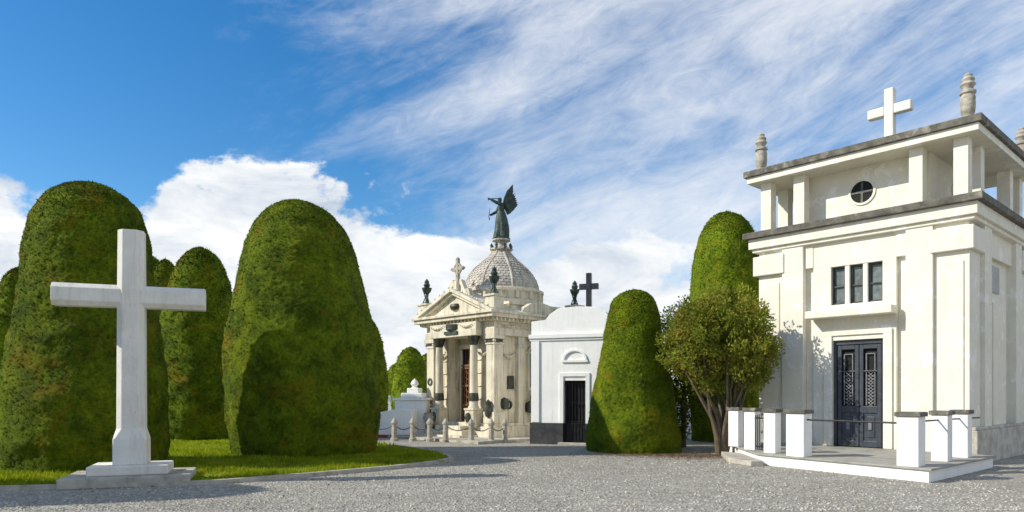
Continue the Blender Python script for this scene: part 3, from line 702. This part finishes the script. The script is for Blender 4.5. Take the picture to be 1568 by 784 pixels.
def MR(v,a,b,c,d,t='LINEAR'):
    n=N(nt,'ShaderNodeMapRange',interpolation_type=t); nt.links.new(v,n.inputs[0])
    for i,x in enumerate((a,b,c,d)): n.inputs[i+1].default_value=x
    return n.outputs[0]
x,y,z=sp.outputs
az=M('ARCTAN2',x,y); e=M('DIVIDE',z,M('SQRT',M('ADD',M('MULTIPLY',x,x),M('MULTIPLY',y,y))))
e=M('MAXIMUM',M('MINIMUM',e,4),-1)
def comb(a,b_,c=0.0):
    n=N(nt,'ShaderNodeCombineXYZ')
    for i,v in enumerate((a,b_,c)):
        if isinstance(v,(int,float)): n.inputs[i].default_value=v
        else: nt.links.new(v,n.inputs[i])
    return n.outputs[0]
th=math.radians(22)
a1=M('ADD',M('MULTIPLY',az,math.cos(th)),M('MULTIPLY',e,math.sin(th)))
b1=M('SUBTRACT',M('MULTIPLY',e,math.cos(th)),M('MULTIPLY',az,math.sin(th)))
n1=noise(nt,1,6,.62,vec=comb(M('MULTIPLY',a1,2.2),M('MULTIPLY',b1,7.5),3.3),dist=.9)
n2=noise(nt,1,5,.6,vec=comb(M('MULTIPLY',a1,1.6),M('MULTIPLY',b1,3.4),8.1),dist=.3)
n1b=noise(nt,1,6,.7,vec=comb(M('MULTIPLY',a1,13),M('MULTIPLY',b1,30),1.0),dist=1.2)
bias=MR(az,-.52,.0,-.22,.11)
val=M('ADD',M('ADD',M('MULTIPLY',n1,.5),M('MULTIPLY',n2,.5)),M('ADD',bias,M('MULTIPLY',M('SUBTRACT',n1b,.5),.18)))
cir=MR(val,.38,.80,0,.96,'SMOOTHSTEP')
fc=N(nt,'ShaderNodeFloatCurve'); cu=fc.mapping.curves[0]
pts=[(0,.22),(.06,.23),(.13,.20),(.20,.30),(.27,.32),(.36,.27),(.44,.24),(.52,.21),(.6,.235),(.68,.19),(.8,.15),(1,.2)]
while len(cu.points)<len(pts): cu.points.new(.5,.5)
for p,(u,w) in zip(cu.points,pts): p.location=(u,w)
fc.mapping.update(); nt.links.new(MR(az,-.7,.7,0,1),fc.inputs['Value'])
n3=noise(nt,1,6,.6,vec=comb(M('MULTIPLY',az,8),M('MULTIPLY',e,11),5.0),dist=.2)
n4=noise(nt,1,6,.62,vec=comb(M('MULTIPLY',az,6),M('MULTIPLY',e,13),11.0),dist=.3)
hgt=M('SUBTRACT',M('ADD',fc.outputs[0],M('MULTIPLY',M('SUBTRACT',n3,.5),.28)),e)
cum=MR(hgt,-.004,.025,0,1,'SMOOTHSTEP')
ccol=ramp(nt,n4,[(.3,(4.6,5.3,6.3)),(.5,(7.4,7.7,8.0)),(.62,(8.8,8.8,8.8))])
cum2=M('MULTIPLY',cum,MR(M('ADD',n4,MR(e,0,.2,-.05,.12)),.3,.5,.7,1,'SMOOTHSTEP'))
s1=mix(nt,cir,hs.outputs[0],(7.7,7.9,8.2)); s2=mix(nt,cum2,s1,ccol)
nt.links.new(s2,bg.inputs[0]); bg.inputs[1].default_value=.12
W.cycles.sampling_method='MANUAL'; W.cycles.sample_map_resolution=512
# ---------------------------------------------------------------- sun, camera
sl=bpy.data.lights.new('sun','SUN'); sl.energy=5.0; sl.angle=math.radians(.5); sl.color=(1,.95,.84)
so=bpy.data.objects.new('sun',sl); col.objects.link(so); so.rotation_euler=dirv.to_track_quat('-Z','Y').to_euler(); so.location=(-20,3,30)
cd=bpy.data.cameras.new('camera'); cd.sensor_width=36; cd.lens=24.8; cd.shift_y=.135; cd.clip_end=2000; cd.clip_start=.1
co=bpy.data.objects.new('camera',cd); col.objects.link(co); co.location=(0,0,1.7); co.rotation_euler=(math.radians(90),0,0); scene.camera=co
scene.view_settings.view_transform='Standard'; scene.view_settings.look='None'; scene.view_settings.exposure=0
